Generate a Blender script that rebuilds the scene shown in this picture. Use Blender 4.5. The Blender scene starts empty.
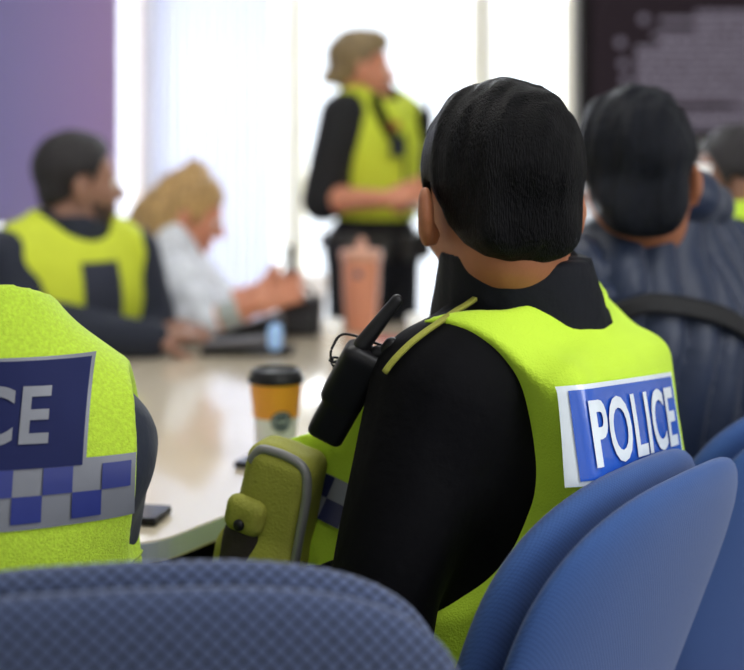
import bpy, bmesh, math, random
import numpy as np
from mathutils import Vector, Matrix
random.seed(4); RNG = np.random.RandomState(7)
SC = bpy.context.scene; COL = SC.collection
H = 1.155; F = 1100.0; CX = 372.0; HY = 185.0     # camera height, focal length in pixels, centre column, horizon row
def P(px, py, d): return np.array([(px-CX)/F*d, d, H-(py-HY)/F*d])
V = lambda *a: np.array(a, float)
def unit(v): v = np.asarray(v, float); return v/np.linalg.norm(v)

# ------------------------------------------------------------------ scene helpers
def tag(o, label=None, cat=None, group=None, kind=None):
    if label: o['label'] = label
    if cat: o['category'] = cat
    if group: o['group'] = group
    if kind: o['kind'] = kind
    return o
def empty(name, loc=(0,0,0), rz=0.0):
    o = bpy.data.objects.new(name, None); COL.objects.link(o)
    o.location = loc; o.rotation_euler = (0, 0, rz); o.empty_display_size = .1
    return o
def link(name, me, mat=None, parent=None, world=True):
    """link a mesh; world=True means its coordinates are world ones, put under an unrotated or moved parent"""
    o = bpy.data.objects.new(name, me); COL.objects.link(o)
    if mat: me.materials.append(mat)
    if parent:
        o.parent = parent
        if world:
            M = Matrix.Translation(parent.location) @ parent.rotation_euler.to_matrix().to_4x4() if parent.type == 'EMPTY' else Matrix.Identity(4)   # world-space parts sit at the origin themselves
            o.matrix_parent_inverse = M.inverted()
    return o
def smooth(me, flag=True):
    me.polygons.foreach_set('use_smooth', [flag]*len(me.polygons)); me.update()
def mesh(verts, faces, sm=True):
    me = bpy.data.meshes.new('m'); me.from_pydata([tuple(map(float, v)) for v in verts], [], [tuple(map(int, f)) for f in faces])
    if sm: smooth(me)
    return me
def bm_mesh(bm, sm=False):
    me = bpy.data.meshes.new('m'); bm.normal_update(); bm.to_mesh(me); bm.free()
    if sm: smooth(me)
    return me
def add_box(bm, c, s, bev=0.0, M=None):
    r = bmesh.ops.create_cube(bm, size=1)
    vs = r['verts']
    for v in vs: v.co = Vector((v.co.x*s[0], v.co.y*s[1], v.co.z*s[2]))
    if bev:
        es = list({e for v in vs for e in v.link_edges})
        vs = list({v for f in bmesh.ops.bevel(bm, geom=es, offset=bev, segments=2, affect='EDGES', profile=.5)['faces'] for v in f.verts} | {v for v in vs if v.is_valid})
    for v in vs:
        if M is not None: v.co = M @ v.co
        v.co += Vector(c)
def box_obj(name, c, s, mat, parent=None, bev=0.0, M=None, world=True):
    bm = bmesh.new(); add_box(bm, c, s, bev, M); return link(name, bm_mesh(bm), mat, parent, world)
def lathe(prof, c=(0,0,0), n=40, axis=None):
    """profile [(r,z)] revolved; axis: optional 3x3 rotation"""
    vs, fs = [], []
    for r, z in prof:
        for i in range(n):
            a = 2*math.pi*i/n; p = V(r*math.cos(a), r*math.sin(a), z)
            if axis is not None: p = axis @ p
            vs.append(p+np.asarray(c))
    for j in range(len(prof)-1):
        for i in range(n): fs.append((j*n+i, j*n+(i+1)%n, (j+1)*n+(i+1)%n, (j+1)*n+i))
    return mesh(vs, fs)
def tube(pts, r, n=8, flat=None):
    """tube through points; flat=(width_dir, ratio) not used when None"""
    pts = [np.asarray(p, float) for p in pts]; vs, fs = [], []
    up = V(0, 0, 1)
    for i, p in enumerate(pts):
        t = unit(pts[min(i+1, len(pts)-1)]-pts[max(i-1, 0)])
        a = np.cross(t, up) if abs(t[2]) < .95 else np.cross(t, V(1, 0, 0)); a = unit(a); b = np.cross(a, t)
        rr = r[i] if hasattr(r, '__len__') else r
        for k in range(n):
            w = 2*math.pi*k/n; vs.append(p+rr*(math.cos(w)*a+math.sin(w)*b))
    for i in range(len(pts)-1):
        for k in range(n): fs.append((i*n+k, i*n+(k+1)%n, (i+1)*n+(k+1)%n, (i+1)*n+k))
    fs.append(tuple(range(n))[::-1]); fs.append(tuple(range((len(pts)-1)*n, len(pts)*n)))
    return mesh(vs, fs)
def spline(ctrl, n=24):
    c = [np.asarray(p, float) for p in ctrl]; c = [2*c[0]-c[1]]+c+[2*c[-1]-c[-2]]; out = []
    for i in range(1, len(c)-2):
        for k in range(n):
            t = k/n; a, b, d, e = c[i-1], c[i], c[i+1], c[i+2]
            out.append(.5*(2*b+(d-a)*t+(2*a-5*b+4*d-e)*t*t+(3*b-a-3*d+e)*t**3))
    out.append(c[-2]); return out

# ------------------------------------------------------------------ materials
MATS = {}
def mat(name, col, rough=.6, metal=0.0, spec=.5, bump=None, var=None, emit=None, sheen=0.0, sss=0.0, trans=0.0, coat=0.0):
    if name in MATS: return MATS[name]
    m = bpy.data.materials.new(name); m.use_nodes = True; nt = m.node_tree; N = nt.nodes; L = nt.links
    b = N['Principled BSDF']; b.inputs['Base Color'].default_value = (*col, 1)
    b.inputs['Roughness'].default_value = rough; b.inputs['Metallic'].default_value = metal
    b.inputs['Specular IOR Level'].default_value = spec; b.inputs['Sheen Weight'].default_value = sheen
    b.inputs['Subsurface Weight'].default_value = sss; b.inputs['Coat Weight'].default_value = coat
    if sss: b.inputs['Subsurface Radius'].default_value = (.012, .005, .003); b.inputs['Subsurface Scale'].default_value = 1
    if emit: b.inputs['Emission Color'].default_value = (*emit[0], 1); b.inputs['Emission Strength'].default_value = emit[1]
    tc = N.new('ShaderNodeTexCoord')
    def noise(scale, det=3.0, sc=None):
        n = N.new('ShaderNodeTexNoise'); n.inputs['Scale'].default_value = scale; n.inputs['Detail'].default_value = det
        if sc:
            mp = N.new('ShaderNodeMapping'); mp.inputs['Scale'].default_value = sc
            L.new(tc.outputs['Object'], mp.inputs[0]); L.new(mp.outputs[0], n.inputs['Vector'])
        else: L.new(tc.outputs['Object'], n.inputs['Vector'])
        return n
    vs, va, vsc = (var+(None,))[:3] if var else (14.0, .06, None)
    n = noise(vs, 3, vsc); r = N.new('ShaderNodeValToRGB'); r.color_ramp.elements[0].position = .3; r.color_ramp.elements[1].position = .7
    r.color_ramp.elements[0].color = (*[max(0, c*(1-va)) for c in col], 1); r.color_ramp.elements[1].color = (*[min(1, c*(1+va)) for c in col], 1)
    L.new(n.outputs['Fac'], r.inputs['Fac']); L.new(r.outputs['Color'], b.inputs['Base Color'])
    if bump:
        bs, ba, sc = (bump+(None,))[:3]; n2 = noise(bs, 4, sc); bp = N.new('ShaderNodeBump')
        bp.inputs['Strength'].default_value = ba; bp.inputs['Distance'].default_value = .004
        L.new(n2.outputs['Fac'], bp.inputs['Height']); L.new(bp.outputs['Normal'], b.inputs['Normal'])
    MATS[name] = m; return m
def fabric_weave(name, c1, c2, scale, bump=.5, rough=.85):
    """woven upholstery: diamond lattice in object space"""
    m = bpy.data.materials.new(name); m.use_nodes = True; nt = m.node_tree; N = nt.nodes; L = nt.links
    b = N['Principled BSDF']; b.inputs['Roughness'].default_value = rough; b.inputs['Sheen Weight'].default_value = .25
    b.inputs['Specular IOR Level'].default_value = .25
    tc = N.new('ShaderNodeTexCoord'); sp = N.new('ShaderNodeSeparateXYZ'); L.new(tc.outputs['Object'], sp.inputs[0])
    def mth(op, a, bb=None):
        n = N.new('ShaderNodeMath'); n.operation = op
        for i, v in enumerate((a, bb)):
            if v is None: continue
            if isinstance(v, (int, float)): n.inputs[i].default_value = v
            else: L.new(v, n.inputs[i])
        return n.outputs[0]
    z = mth('ADD', sp.outputs['Z'], mth('MULTIPLY', sp.outputs['Y'], .6))
    u = mth('ADD', sp.outputs['X'], z); v = mth('SUBTRACT', sp.outputs['X'], z)
    su = mth('ABSOLUTE', mth('SINE', mth('MULTIPLY', u, scale))); sv = mth('ABSOLUTE', mth('SINE', mth('MULTIPLY', v, scale)))
    h = mth('POWER', mth('MULTIPLY', su, sv), .5)
    no = N.new('ShaderNodeTexNoise'); no.inputs['Scale'].default_value = 260; L.new(tc.outputs['Object'], no.inputs['Vector'])
    hh = mth('ADD', h, mth('MULTIPLY', no.outputs['Fac'], .35))
    r = N.new('ShaderNodeValToRGB'); r.color_ramp.elements[0].position = .25; r.color_ramp.elements[1].position = 1.0
    r.color_ramp.elements[0].color = (*c1, 1); r.color_ramp.elements[1].color = (*c2, 1)
    L.new(hh, r.inputs['Fac']); L.new(r.outputs['Color'], b.inputs['Base Color'])
    bp = N.new('ShaderNodeBump'); bp.inputs['Strength'].default_value = bump; bp.inputs['Distance'].default_value = .002
    L.new(hh, bp.inputs['Height']); L.new(bp.outputs['Normal'], b.inputs['Normal'])
    MATS[name] = m; return m
def glass_mat():
    m = bpy.data.materials.new('window_glass'); m.use_nodes = True; nt = m.node_tree; N = nt.nodes; L = nt.links
    N.remove(N['Principled BSDF']); t = N.new('ShaderNodeBsdfTransparent'); t.inputs[0].default_value = (.96, .98, 1, 1)
    g = N.new('ShaderNodeBsdfGlossy'); g.inputs['Roughness'].default_value = .03; mx = N.new('ShaderNodeMixShader'); mx.inputs[0].default_value = .06
    L.new(t.outputs[0], mx.inputs[1]); L.new(g.outputs[0], mx.inputs[2]); L.new(mx.outputs[0], N['Material Output'].inputs[0]); return m

# ------------------------------------------------------------------ signed distance modelling
def cap(a, b, ra, rb=None):
    a = np.asarray(a, float); b = np.asarray(b, float); rb = ra if rb is None else rb
    R = max(ra, rb); lo = np.minimum(a, b)-R; hi = np.maximum(a, b)+R
    def f(X, a=a.astype(np.float32), ab=(b-a).astype(np.float32)):
        pa = X-a; t = np.clip((pa@ab)/max(1e-9, float(ab@ab)), 0, 1)
        return np.sqrt(((pa-t[..., None]*ab)**2).sum(-1))-(ra+(rb-ra)*t)
    return f, lo, hi
def ell(c, r, R=None):
    c = np.asarray(c, float); r = np.asarray(r, float); m = float(max(r)); R = np.eye(3) if R is None else R
    def f(X):
        q = ((X-c.astype(np.float32))@R.astype(np.float32)); k0 = np.sqrt(((q/r.astype(np.float32))**2).sum(-1)); k1 = np.sqrt(((q/(r**2).astype(np.float32))**2).sum(-1))
        return k0*(k0-1)/np.maximum(k1, 1e-6)
    return f, c-m, c+m
def rbox(c, h, R=None, rd=.01):
    c = np.asarray(c, float); h = np.asarray(h, float); m = float(np.linalg.norm(h)); R = np.eye(3) if R is None else R
    def f(X):
        q = np.abs((X-c.astype(np.float32))@R.astype(np.float32))-(h-rd).astype(np.float32)
        return np.sqrt((np.maximum(q, 0)**2).sum(-1))+np.minimum(q.max(-1), 0)-rd
    return f, c-m, c+m
def smin(a, b, k):
    if k <= 0: return np.minimum(a, b)
    h = np.clip(.5+.5*(b-a)/k, 0, 1); return b+(a-b)*h-k*h*(1-h)
def inflate(ops, t):
    out = []
    for o in ops:
        if o[0] == 'u':
            f, lo, hi = o[1]; out.append(('u', ((lambda X, f=f: f(X)-t), lo-t, hi+t), o[2]))
        else: out.append(o)
    return out
def U(p, k=.02): return ('u', p, k)
def S(p, k=.01): return ('s', p, k)
def I(f, k=.0): return ('i', f, k)
def D(f): return ('d', f, 0)
def evalops(ops, X):
    d = np.full(X.shape[:-1], .2, np.float32)
    for kind, p, k in ops:
        if kind == 'u': d = smin(d, p[0](X), k)
        elif kind == 's': d = -smin(-d, p[0](X), k)
        elif kind == 'i': d = -smin(-d, -p(X), k)
        else: d = d+p(X)
    return d
def sdf_mesh(ops, h=.006):
    los = [o[1][1] for o in ops if o[0] == 'u']; his = [o[1][2] for o in ops if o[0] == 'u']
    lo = np.min(los, 0)-3*h-.012; hi = np.max(his, 0)+3*h+.012
    n = np.ceil((hi-lo)/h).astype(int)+1
    ax = [lo[i]+h*np.arange(n[i]) for i in range(3)]
    G = np.full(tuple(n), .2, np.float32)
    def sub(l, u, pad):
        a = np.maximum(0, np.floor((l-pad-lo)/h).astype(int)); b = np.minimum(n, np.ceil((u+pad-lo)/h).astype(int)+1)
        sl = tuple(slice(a[i], max(b[i], a[i])) for i in range(3))
        X = np.stack(np.meshgrid(*[ax[i][sl[i]] for i in range(3)], indexing='ij'), -1).astype(np.float32); return sl, X
    for kind, p, k in ops:
        if kind in 'us':
            sl, X = sub(p[1], p[2], max(k*1.2, 2.5*h)+.01)
            if X.size == 0: continue
            if kind == 'u': G[sl] = smin(G[sl], p[0](X), k)
            else: G[sl] = -smin(-G[sl], p[0](X), k)
        else:
            # evaluate only near or inside the solid
            idx = np.nonzero(G < .03); X = np.stack([ax[i][idx[i]] for i in range(3)], -1).astype(np.float32)
            g = G[idx]
            G[idx] = -smin(-g, -p(X), k) if kind == 'i' else g+p(X)
    # surface nets
    s = G < 0
    c = np.zeros(tuple(n-1), np.uint8)
    offs = [(i, j, k) for i in (0, 1) for j in (0, 1) for k in (0, 1)]
    for i, j, k in offs: c += s[i:n[0]-1+i, j:n[1]-1+j, k:n[2]-1+k]
    act = (c > 0) & (c < 8); ci = np.argwhere(act); idm = np.full(act.shape, -1, np.int64); idm[act] = np.arange(len(ci))
    acc = np.zeros((len(ci), 3)); cnt = np.zeros(len(ci))
    for a in range(8):
        for b in range(a+1, 8):
            oa, ob = np.array(offs[a]), np.array(offs[b])
            if np.abs(oa-ob).sum() != 1: continue
            ga = G[tuple((ci+oa).T)]; gb = G[tuple((ci+ob).T)]; m = (ga < 0) != (gb < 0)
            t = np.where(m, ga/np.where(m, ga-gb, 1), 0)
            acc += np.where(m[:, None], oa+(ob-oa)*t[:, None], 0); cnt += m
    vs = lo+(ci+acc/cnt[:, None])*h
    faces = []
    for axn in range(3):
        u, w = [(1, 2), (2, 0), (0, 1)][axn]
        s0 = [slice(1, n[i]-1) for i in range(3)]; s0[axn] = slice(0, n[axn]-1); s1 = list(s0); s1[axn] = slice(1, n[axn])
        A = s[tuple(s0)]; B = s[tuple(s1)]; e = np.argwhere(A != B)
        if not len(e): continue
        base = e.copy(); base[:, u] += 1; base[:, w] += 1
        inside = A[tuple(e.T)]
        def cid(du, dw):
            q = base.copy(); q[:, u] += du; q[:, w] += dw; return idm[tuple(q.T)]
        q = np.stack([cid(-1, -1), cid(0, -1), cid(0, 0), cid(-1, 0)], 1)
        q[~inside] = q[~inside][:, ::-1]; faces.append(q)
    fa = np.concatenate(faces)
    me = bpy.data.meshes.new('m'); me.vertices.add(len(vs)); me.vertices.foreach_set('co', vs.astype(np.float32).ravel())
    me.loops.add(len(fa)*4); me.loops.foreach_set('vertex_index', fa.ravel().astype(np.int32))
    me.polygons.add(len(fa)); me.polygons.foreach_set('loop_start', np.arange(0, len(fa)*4, 4, dtype=np.int32))
    me.polygons.foreach_set('use_smooth', np.ones(len(fa), bool)); me.update(calc_edges=True); me.validate()
    return me
WD = RNG.randn(10, 3); WP = RNG.rand(10)*6.28
def wrinkle(amp, freq, mult=(1, 1, 1)):
    m = np.asarray(mult, np.float32)
    def f(X):
        Y = X*m; s = np.zeros(X.shape[:-1], np.float32); ph = np.zeros_like(s)
        for i in range(6):
            w = unit(WD[i]); v = np.sin((Y@w.astype(np.float32))*freq*(1+.35*i)+WP[i]+ph); s += v/(1+.4*i); ph = v*1.3
        return (amp*s/2.5).astype(np.float32)
    return f

def frame(yaw, pitch=0.0, roll=0.0):
    """columns: right, forward, up. yaw degrees to the left of +Y; pitch>0 tips the top forward; roll>0 tips the top to the right"""
    R = Matrix.Rotation(math.radians(yaw), 3, 'Z') @ Matrix.Rotation(-math.radians(pitch), 3, 'X') @ Matrix.Rotation(math.radians(roll), 3, 'Y')
    return np.array(R)
class Fr:
    def __init__(s, o, R): s.o = np.asarray(o, float); s.R = R
    def __call__(s, x, y, z): return s.o+s.R@V(x, y, z)
    def e(s, c, r, R=None): return ell(s(*c), r, s.R if R is None else s.R@R)
    def c(s, a, b, ra, rb=None): return cap(s(*a), s(*b), ra, rb)
    def b(s, c, h, rd=.01, R=None): return rbox(s(*c), h, s.R if R is None else s.R@R, rd)
    def loc(s, X): return (X-s.o.astype(np.float32))@s.R.astype(np.float32)

def torso_ops(T, w=1.0, dp=1.0, L=1.0, sd=0.0):
    return [U(T.e((0, 0, .02), (.172*w, .125*dp, .12))), U(T.e((0, .008, .17*L), (.152*w, .12*dp, .15)), .05),
            U(T.e((0, 0, .33*L), (.172*w, .122*dp, .165)), .05), U(T.c((0, -.01, .435*L), (.135*w, -.01, (.435-sd)*L), .066), .05), U(T.c((0, -.01, .435*L), (-.135*w, -.01, (.435-sd)*L), .066), .03),
            U(T.c((-.10*w, -.015, (.47-sd)*L), (0, -.02, .53*L), .045, .05), .04), U(T.c((.10*w, -.015, (.47-sd)*L), (0, -.02, .53*L), .045, .05), .04)]
def head_ops(Hd, ears=True, fem=False):
    j = .92 if fem else 1.0
    o = [U(Hd.e((0, -.012, .035), (.077, .097, .088))), U(Hd.e((0, .028, -.03), (.060*j, .068, .082)), .03),
         U(Hd.e((0, .062, -.095), (.026*j, .024, .02)), .03), U(Hd.e((-.036, .062, -.025), (.024, .024, .024)), .02), U(Hd.e((.036, .062, -.025), (.024, .024, .024)), .02),
         U(Hd.c((-.035, .078, .022), (.035, .078, .022), .011), .012),
         S(Hd.e((-.031, .099, .006), (.015, .014, .011)), .012), S(Hd.e((.031, .099, .006), (.015, .014, .011)), .012),
         U(Hd.c((0, .092, .012), (0, .114, -.026), .007, .0105), .010), U(Hd.c((-.011, .102, -.032), (.011, .102, -.032), .0075), .006),
         U(Hd.c((-.019, .089, -.058), (.019, .089, -.058), .0065, .0065), .006), U(Hd.c((-.015, .088, -.07), (.015, .088, -.07), .0075), .006),
         S(Hd.c((-.022, .098, -.0635), (.022, .098, -.0635), .002), .003)]
    if ears:
        for s in (-1, 1):
            R = np.array(Matrix.Rotation(s*math.radians(22), 3, 'Z') @ Matrix.Rotation(math.radians(10), 3, 'X'))
            o += [U(Hd.e((s*.091, -.006, -.014), (.0095, .022, .034), R), .010), S(Hd.e((s*.103, .003, -.010), (.008, .011, .02), R), .005),
                  U(Hd.e((s*.08, .004, -.034), (.008, .011, .012)), .008)]
    return o
def hand_ops(w, d, n, side, curl=25, sz=1.0, spread=1.0):
    """w wrist point, d direction of the fingers, n direction the palm faces, side +1 puts the thumb toward cross(d,n)"""
    d = unit(d); n = unit(n-np.dot(n, d)*d); s = np.cross(d, n)*side; w = np.asarray(w, float)
    R = np.stack([s, n, d], 1); o = [U(rbox(w+d*.052*sz, (.039*sz, .0135*sz, .048*sz), R, .013*sz), .02)]
    for i, (off, ln) in enumerate(((.029, .071), (.010, .079), (-.010, .073), (-.028, .057))):
        p = w+d*.095*sz+s*off*sz; a = math.radians(curl*(.6+.12*i)); cur = 0
        for q, fr in enumerate((.45, .30, .25)):
            cur += a; dr = unit(d*math.cos(cur)+n*math.sin(cur)+s*off*2.2*spread); p2 = p+dr*ln*fr*sz
            o.append(U(cap(p, p2, (.0092-.0008*q)*sz, (.0086-.0008*q)*sz), .004)); p = p2
    p = w+d*.025*sz+s*.032*sz+n*.004
    for q, (ln, r) in enumerate(((.042, .0125), (.034, .0105), (.026, .0095))):
        dr = unit(d*(.65+.1*q)+s*(.75-.25*q)+n*(.35+.15*q)); p2 = p+dr*ln*sz; o.append(U(cap(p, p2, r*sz, (r-.001)*sz), .008)); p = p2
    return o
def arm_ops(sh, el, wr, r=(.054, .043, .028)):
    m = np.asarray(el)+(np.asarray(wr)-np.asarray(el))*.25
    return [U(cap(sh, el, r[0], r[1]), .04), U(cap(el, m, r[1], r[1]*1.02), .02), U(cap(m, wr, r[1], r[2]), .02)]
def leg_ops(hp, kn, an, r=(.085, .06, .045)): return [U(cap(hp, kn, r[0], r[1]), .05), U(cap(kn, an, r[1], r[2]), .03)]

def project(ops, O, N, U_, V_, uv, off, reach=.25):
    """drop points of a flat patch (u,v) onto the surface of a solid, along -N"""
    N = unit(N); o = np.asarray(O)+uv[:, :1]*U_+uv[:, 1:2]*V_+N*reach; t = np.zeros(len(uv))
    for _ in range(60):
        d = evalops(ops, (o-t[:, None]*N).astype(np.float32)); t += np.clip(d-off, -.02, .05)*.8
        t = np.clip(t, 0, reach*1.9)
    return o-t[:, None]*N
def patch_mesh(ops, O, N, Ud, Vd, w, h, off, nu=48, nv=20, x0=None):
    u = np.linspace(-w/2, w/2, nu); v = np.linspace(-h/2, h/2, nv); g = np.array([(a, b) for b in v for a in u])
    p = project(ops, O, N, Ud, Vd, g, off)
    return mesh(p, [(j*nu+i, j*nu+i+1, (j+1)*nu+i+1, (j+1)*nu+i) for j in range(nv-1) for i in range(nu-1)])
def flat_text(txt, size, bold=.0, sx=1.0, space=1.0):
    cu = bpy.data.curves.new('t', 'FONT'); cu.body = txt; cu.size = size; cu.offset = bold; cu.align_x = 'CENTER'; cu.align_y = 'CENTER'; cu.space_character = space; cu.resolution_u = 4
    o = bpy.data.objects.new('t', cu); COL.objects.link(o); dg = bpy.context.evaluated_depsgraph_get(); dg.update()
    me = bpy.data.meshes.new_from_object(o.evaluated_get(dg)); bpy.data.objects.remove(o)
    bm = bmesh.new(); bm.from_mesh(me); bmesh.ops.triangulate(bm, faces=bm.faces[:])
    for _ in range(5):
        es = [e for e in bm.edges if e.calc_length() > size*.09]
        if not es: break
        bmesh.ops.subdivide_edges(bm, edges=es, cuts=1); bmesh.ops.triangulate(bm, faces=[f for f in bm.faces if len(f.verts) > 3])
    xs = [v.co.x for v in bm.verts]; ys = [v.co.y for v in bm.verts]; cx, cy = (min(xs)+max(xs))/2, (min(ys)+max(ys))/2
    for v in bm.verts: v.co.x = (v.co.x-cx)*sx; v.co.y -= cy
    return bm
def text_on(ops, txt, size, O, N, Ud, Vd, off, bold=0, sx=1.0, space=1.0):
    bm = flat_text(txt, size, bold, sx, space); uv = np.array([(v.co.x, v.co.y) for v in bm.verts]); p = project(ops, O, N, Ud, Vd, uv, off)
    for v, q in zip(bm.verts, p): v.co = Vector(q)
    return bm_mesh(bm)
def cells_on(ops, O, N, Ud, Vd, rects, off):
    vs, fs = [], []
    for (u0, v0, u1, v1) in rects:
        nu, nv = 6, 5; b = len(vs); vs += [(u0+(u1-u0)*i/(nu-1), v0+(v1-v0)*j/(nv-1)) for j in range(nv) for i in range(nu)]
        fs += [(b+j*nu+i, b+j*nu+i+1, b+(j+1)*nu+i+1, b+(j+1)*nu+i) for j in range(nv-1) for i in range(nu-1)]
    return mesh(project(ops, O, N, Ud, Vd, np.array(vs), off), fs)

# ------------------------------------------------------------------ material set
LIME = mat('hi_vis_lime_fabric', (.60, .88, .045), .7, spec=.3, bump=(420, .35), var=(9, .07), sheen=.1)
LIME_OLD = mat('worn_hi_vis_lime_fabric', (.42, .56, .035), .75, spec=.25, bump=(420, .35), var=(9, .12))
LIME_FAR = mat('yellow_hi_vis_fabric', (.66, .76, .05), .7, spec=.3, bump=(300, .3))
GREYP = mat('reflective_grey_piping', (.23, .23, .22), .4, metal=.2)
BLACKF = mat('black_shirt_cloth', (.0022, .0022, .0032), .75, spec=.10, bump=(60, .35))
NAVYF = mat('dark_navy_cloth', (.012, .017, .035), .8, bump=(60, .35), sheen=.06)
TROU = mat('black_trouser_cloth', (.010, .010, .013), .9, bump=(80, .3))
SHOE = mat('black_leather', (.01, .01, .01), .35)
SKIN = mat('warm_skin', (.38, .14, .062), .55, sss=.15, var=(30, .08), bump=(300, .1))
SKIN_PALE = mat('pale_skin', (.72, .30, .18), .55, sss=.15, var=(30, .06), bump=(300, .1))
SKIN_DARK = mat('olive_and_shaded_skin', (.33, .17, .115), .55, sss=.12, var=(30, .08), bump=(300, .1))
HAIRB = mat('black_hair', (.0024, .0023, .003), .45, spec=.12, bump=(120, 1.0, (5, 5, .8)), var=(60, .35, (4, 4, .6)))
HAIRB2 = mat('blue_black_hair', (.005, .0065, .012), .5, spec=.2, bump=(120, 1.0, (5, 5, .8)), var=(60, .35, (4, 4, .6)))
HAIRN = mat('dark_brown_hair', (.015, .012, .014), .55, bump=(120, .8, (4, 4, .8)))
HAIRG = mat('golden_blonde_hair', (.50, .31, .12), .45, spec=.5, bump=(60, 1.0, (3, 3, .5)), var=(26, .45, (3, 3, .45)))
HAIRT = mat('light_brown_hair', (.26, .18, .08), .5, bump=(60, .9, (2, 3, 1)), var=(20, .3))
BLKP = mat('black_plastic', (.008, .008, .009), .4, spec=.3)
BLKS = mat('black_steel', (.02, .02, .022), .35, metal=.6)
EYEW = mat('eye_white', (.75, .72, .68), .2); IRIS = mat('dark_iris', (.03, .02, .015), .15)

def eyes(Hd, parent):
    for s in (-1, 1):
        me = sdf_mesh([U(Hd.e((s*.031, .083, .004), (.0125,)*3))], .0035); e = link('eye', me, EYEW, parent)
        link('iris', sdf_mesh([U(Hd.e((s*.031, .0915, .004), (.0062, .0045, .0062)))], .002), IRIS, e)
def hairline(Hd, ys, zs):
    def f(X):
        q = Hd.loc(X); nape = .018*np.clip(np.abs(q[..., 0])/.06, 0, 1.3)**2*np.clip((-.02-q[..., 1])/.05, 0, 1)
        return ((np.interp(q[..., 1], ys, zs)+nape).astype(np.float32)-q[..., 2])*.8
    return f
def short_hair(Hd, parent, m, t=.014, ys=(-.12, -.06, -.034, -.018, -.006, .016, .024, .05, .07, .1), zs=(-.072, -.068, -.052, -.030, .022, .026, -.005, .055, .085, .12), amp=.003, h=.005, extra=()):
    ops = [U(Hd.e((0, -.013, .040), (.077+t*.8, .096+t, .086+t)))]
    ops += [U(Hd.c((-.026, -.056, -.035), (.026, -.056, -.035), .040+t*.2), .03)]
    ops += list(extra)+[D(wrinkle(amp, 110, (1, 1, .45))), I(lambda X: np.abs(Hd.loc(X)[..., 0])-(.0+np.interp(Hd.loc(X)[..., 2], (-.09, -.05, .0, .03), (.048, .066, .084, .12)).astype(np.float32)), .01), I(hairline(Hd, ys, zs), .012)]
    return link('hair', sdf_mesh(ops, h), m, parent)

def person(label, base, T, Hd, arms, legs, skin, w=1.0, dp=1.0, L=1.0, fem=False, h=.006, sleeve='long', shirt=BLACKF, shirt_t=.012, hands=(), neck=(0, -.012, .50), shirt_extra=(), head_d=(), group=None, trou=TROU, shoulder_r=.056, sd=0.0):
    root = empty('person', base); tag(root, label, 'person', group)
    tor = torso_ops(T, w, dp, L, sd); arm = []; 
    for sh, el, wr in arms: arm += arm_ops(sh, el, wr)
    leg = []
    for hp, kn, an in legs: leg += leg_ops(hp, kn, an)
    hd = head_ops(Hd, True, fem)
    nk = [U(cap(Hd(0, -.028, -.05), T(*neck), .050 if fem else .057, .056 if fem else .064), .03)]
    hn = []
    for hh in hands: hn += hh
    body = link('body', sdf_mesh(inflate(tor, -.012)+inflate(arm, -.001)+inflate(leg, -.012)+hd+nk+hn+list(head_d), h), skin, root)
    eyes(Hd, body)
    so = inflate(tor, shirt_t*.6)
    for sh, el, wr in arms:
        if sleeve == 'long': so += inflate(arm_ops(sh, el, np.asarray(wr)), shirt_t)
        else:
            m = np.asarray(sh)+(np.asarray(el)-np.asarray(sh))*sleeve
            so += [U(cap(sh, m, shoulder_r+shirt_t, .048+shirt_t*1.4), .04)]
    so += list(shirt_extra)
    up = T.R[:, 2]
    link('shirt', sdf_mesh(so+[D(wrinkle(.004, 32)), S(cap(T(0, .0, L*.5), T(0, .03, .66), .05, .07), .01)], h), shirt, root)
    link('trousers', sdf_mesh(inflate([tor[0]], .014)+inflate(leg, .012), .012), trou, root)
    for hp, kn, an in legs:
        fd = unit(V(*(np.asarray(kn)-np.asarray(hp))[:2], 0)) if abs(kn[2]-hp[2]) < .25 else V(T.R[0, 1], T.R[1, 1], 0)
        a = np.asarray(an); R = np.stack([np.cross(fd, V(0, 0, 1)), fd, V(0, 0, 1)], 1)
        link('shoe', sdf_mesh([U(cap(V(a[0], a[1], .05)-fd*.03, V(a[0], a[1], .045)+fd*.15, .045, .036)), U(cap(a, V(a[0], a[1], .06), .045, .045), .02), I(lambda X: -X[..., 2]+.002)], .01), SHOE, root)
    return root, tor, arm
def seated_legs(T, f, kd=.42, sep=.1, seat=.55, floor=.07):
    r = unit(np.cross(f, V(0, 0, 1))); out = []
    for s in (-1, 1):
        hp = T(0, 0, 0)+r*s*.085; hp[2] = seat; kn = hp+f*kd+r*s*.05; kn[2] = seat-.01; an = kn.copy()-f*.02; an[2] = floor+.03; out.append((hp, kn, an))
    return out

# ------------------------------------------------------------------ camera, world, light
cam = bpy.data.cameras.new('camera'); co = bpy.data.objects.new('camera', cam); COL.objects.link(co)
co.location = (0, 0, H); co.rotation_euler = (math.pi/2, 0, 0); cam.sensor_width = 36; cam.sensor_fit = 'HORIZONTAL'; cam.lens = 36*F/744
cam.shift_y = -(335-HY)/744; cam.clip_start = .05; cam.dof.use_dof = True; cam.dof.focus_distance = 1.13; cam.dof.aperture_fstop = 2.3; cam.dof.aperture_blades = 0
SC.camera = co
SC.view_settings.view_transform = 'Standard'; SC.view_settings.look = 'None'; SC.view_settings.exposure = 0; SC.view_settings.gamma = 1
w = bpy.data.worlds.new('sky'); SC.world = w; w.use_nodes = True; bg = w.node_tree.nodes['Background']
bg.inputs[0].default_value = (.93, .96, 1, 1); bg.inputs[1].default_value = 2.2
def area(name, loc, rot, sx, sy, e, col=(1, 1, 1)):
    l = bpy.data.lights.new(name, 'AREA'); l.shape = 'RECTANGLE'; l.size = sx; l.size_y = sy; l.energy = e; l.color = col
    o = bpy.data.objects.new(name, l); COL.objects.link(o); o.location = loc; o.rotation_euler = [math.radians(a) for a in rot]; return o

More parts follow.
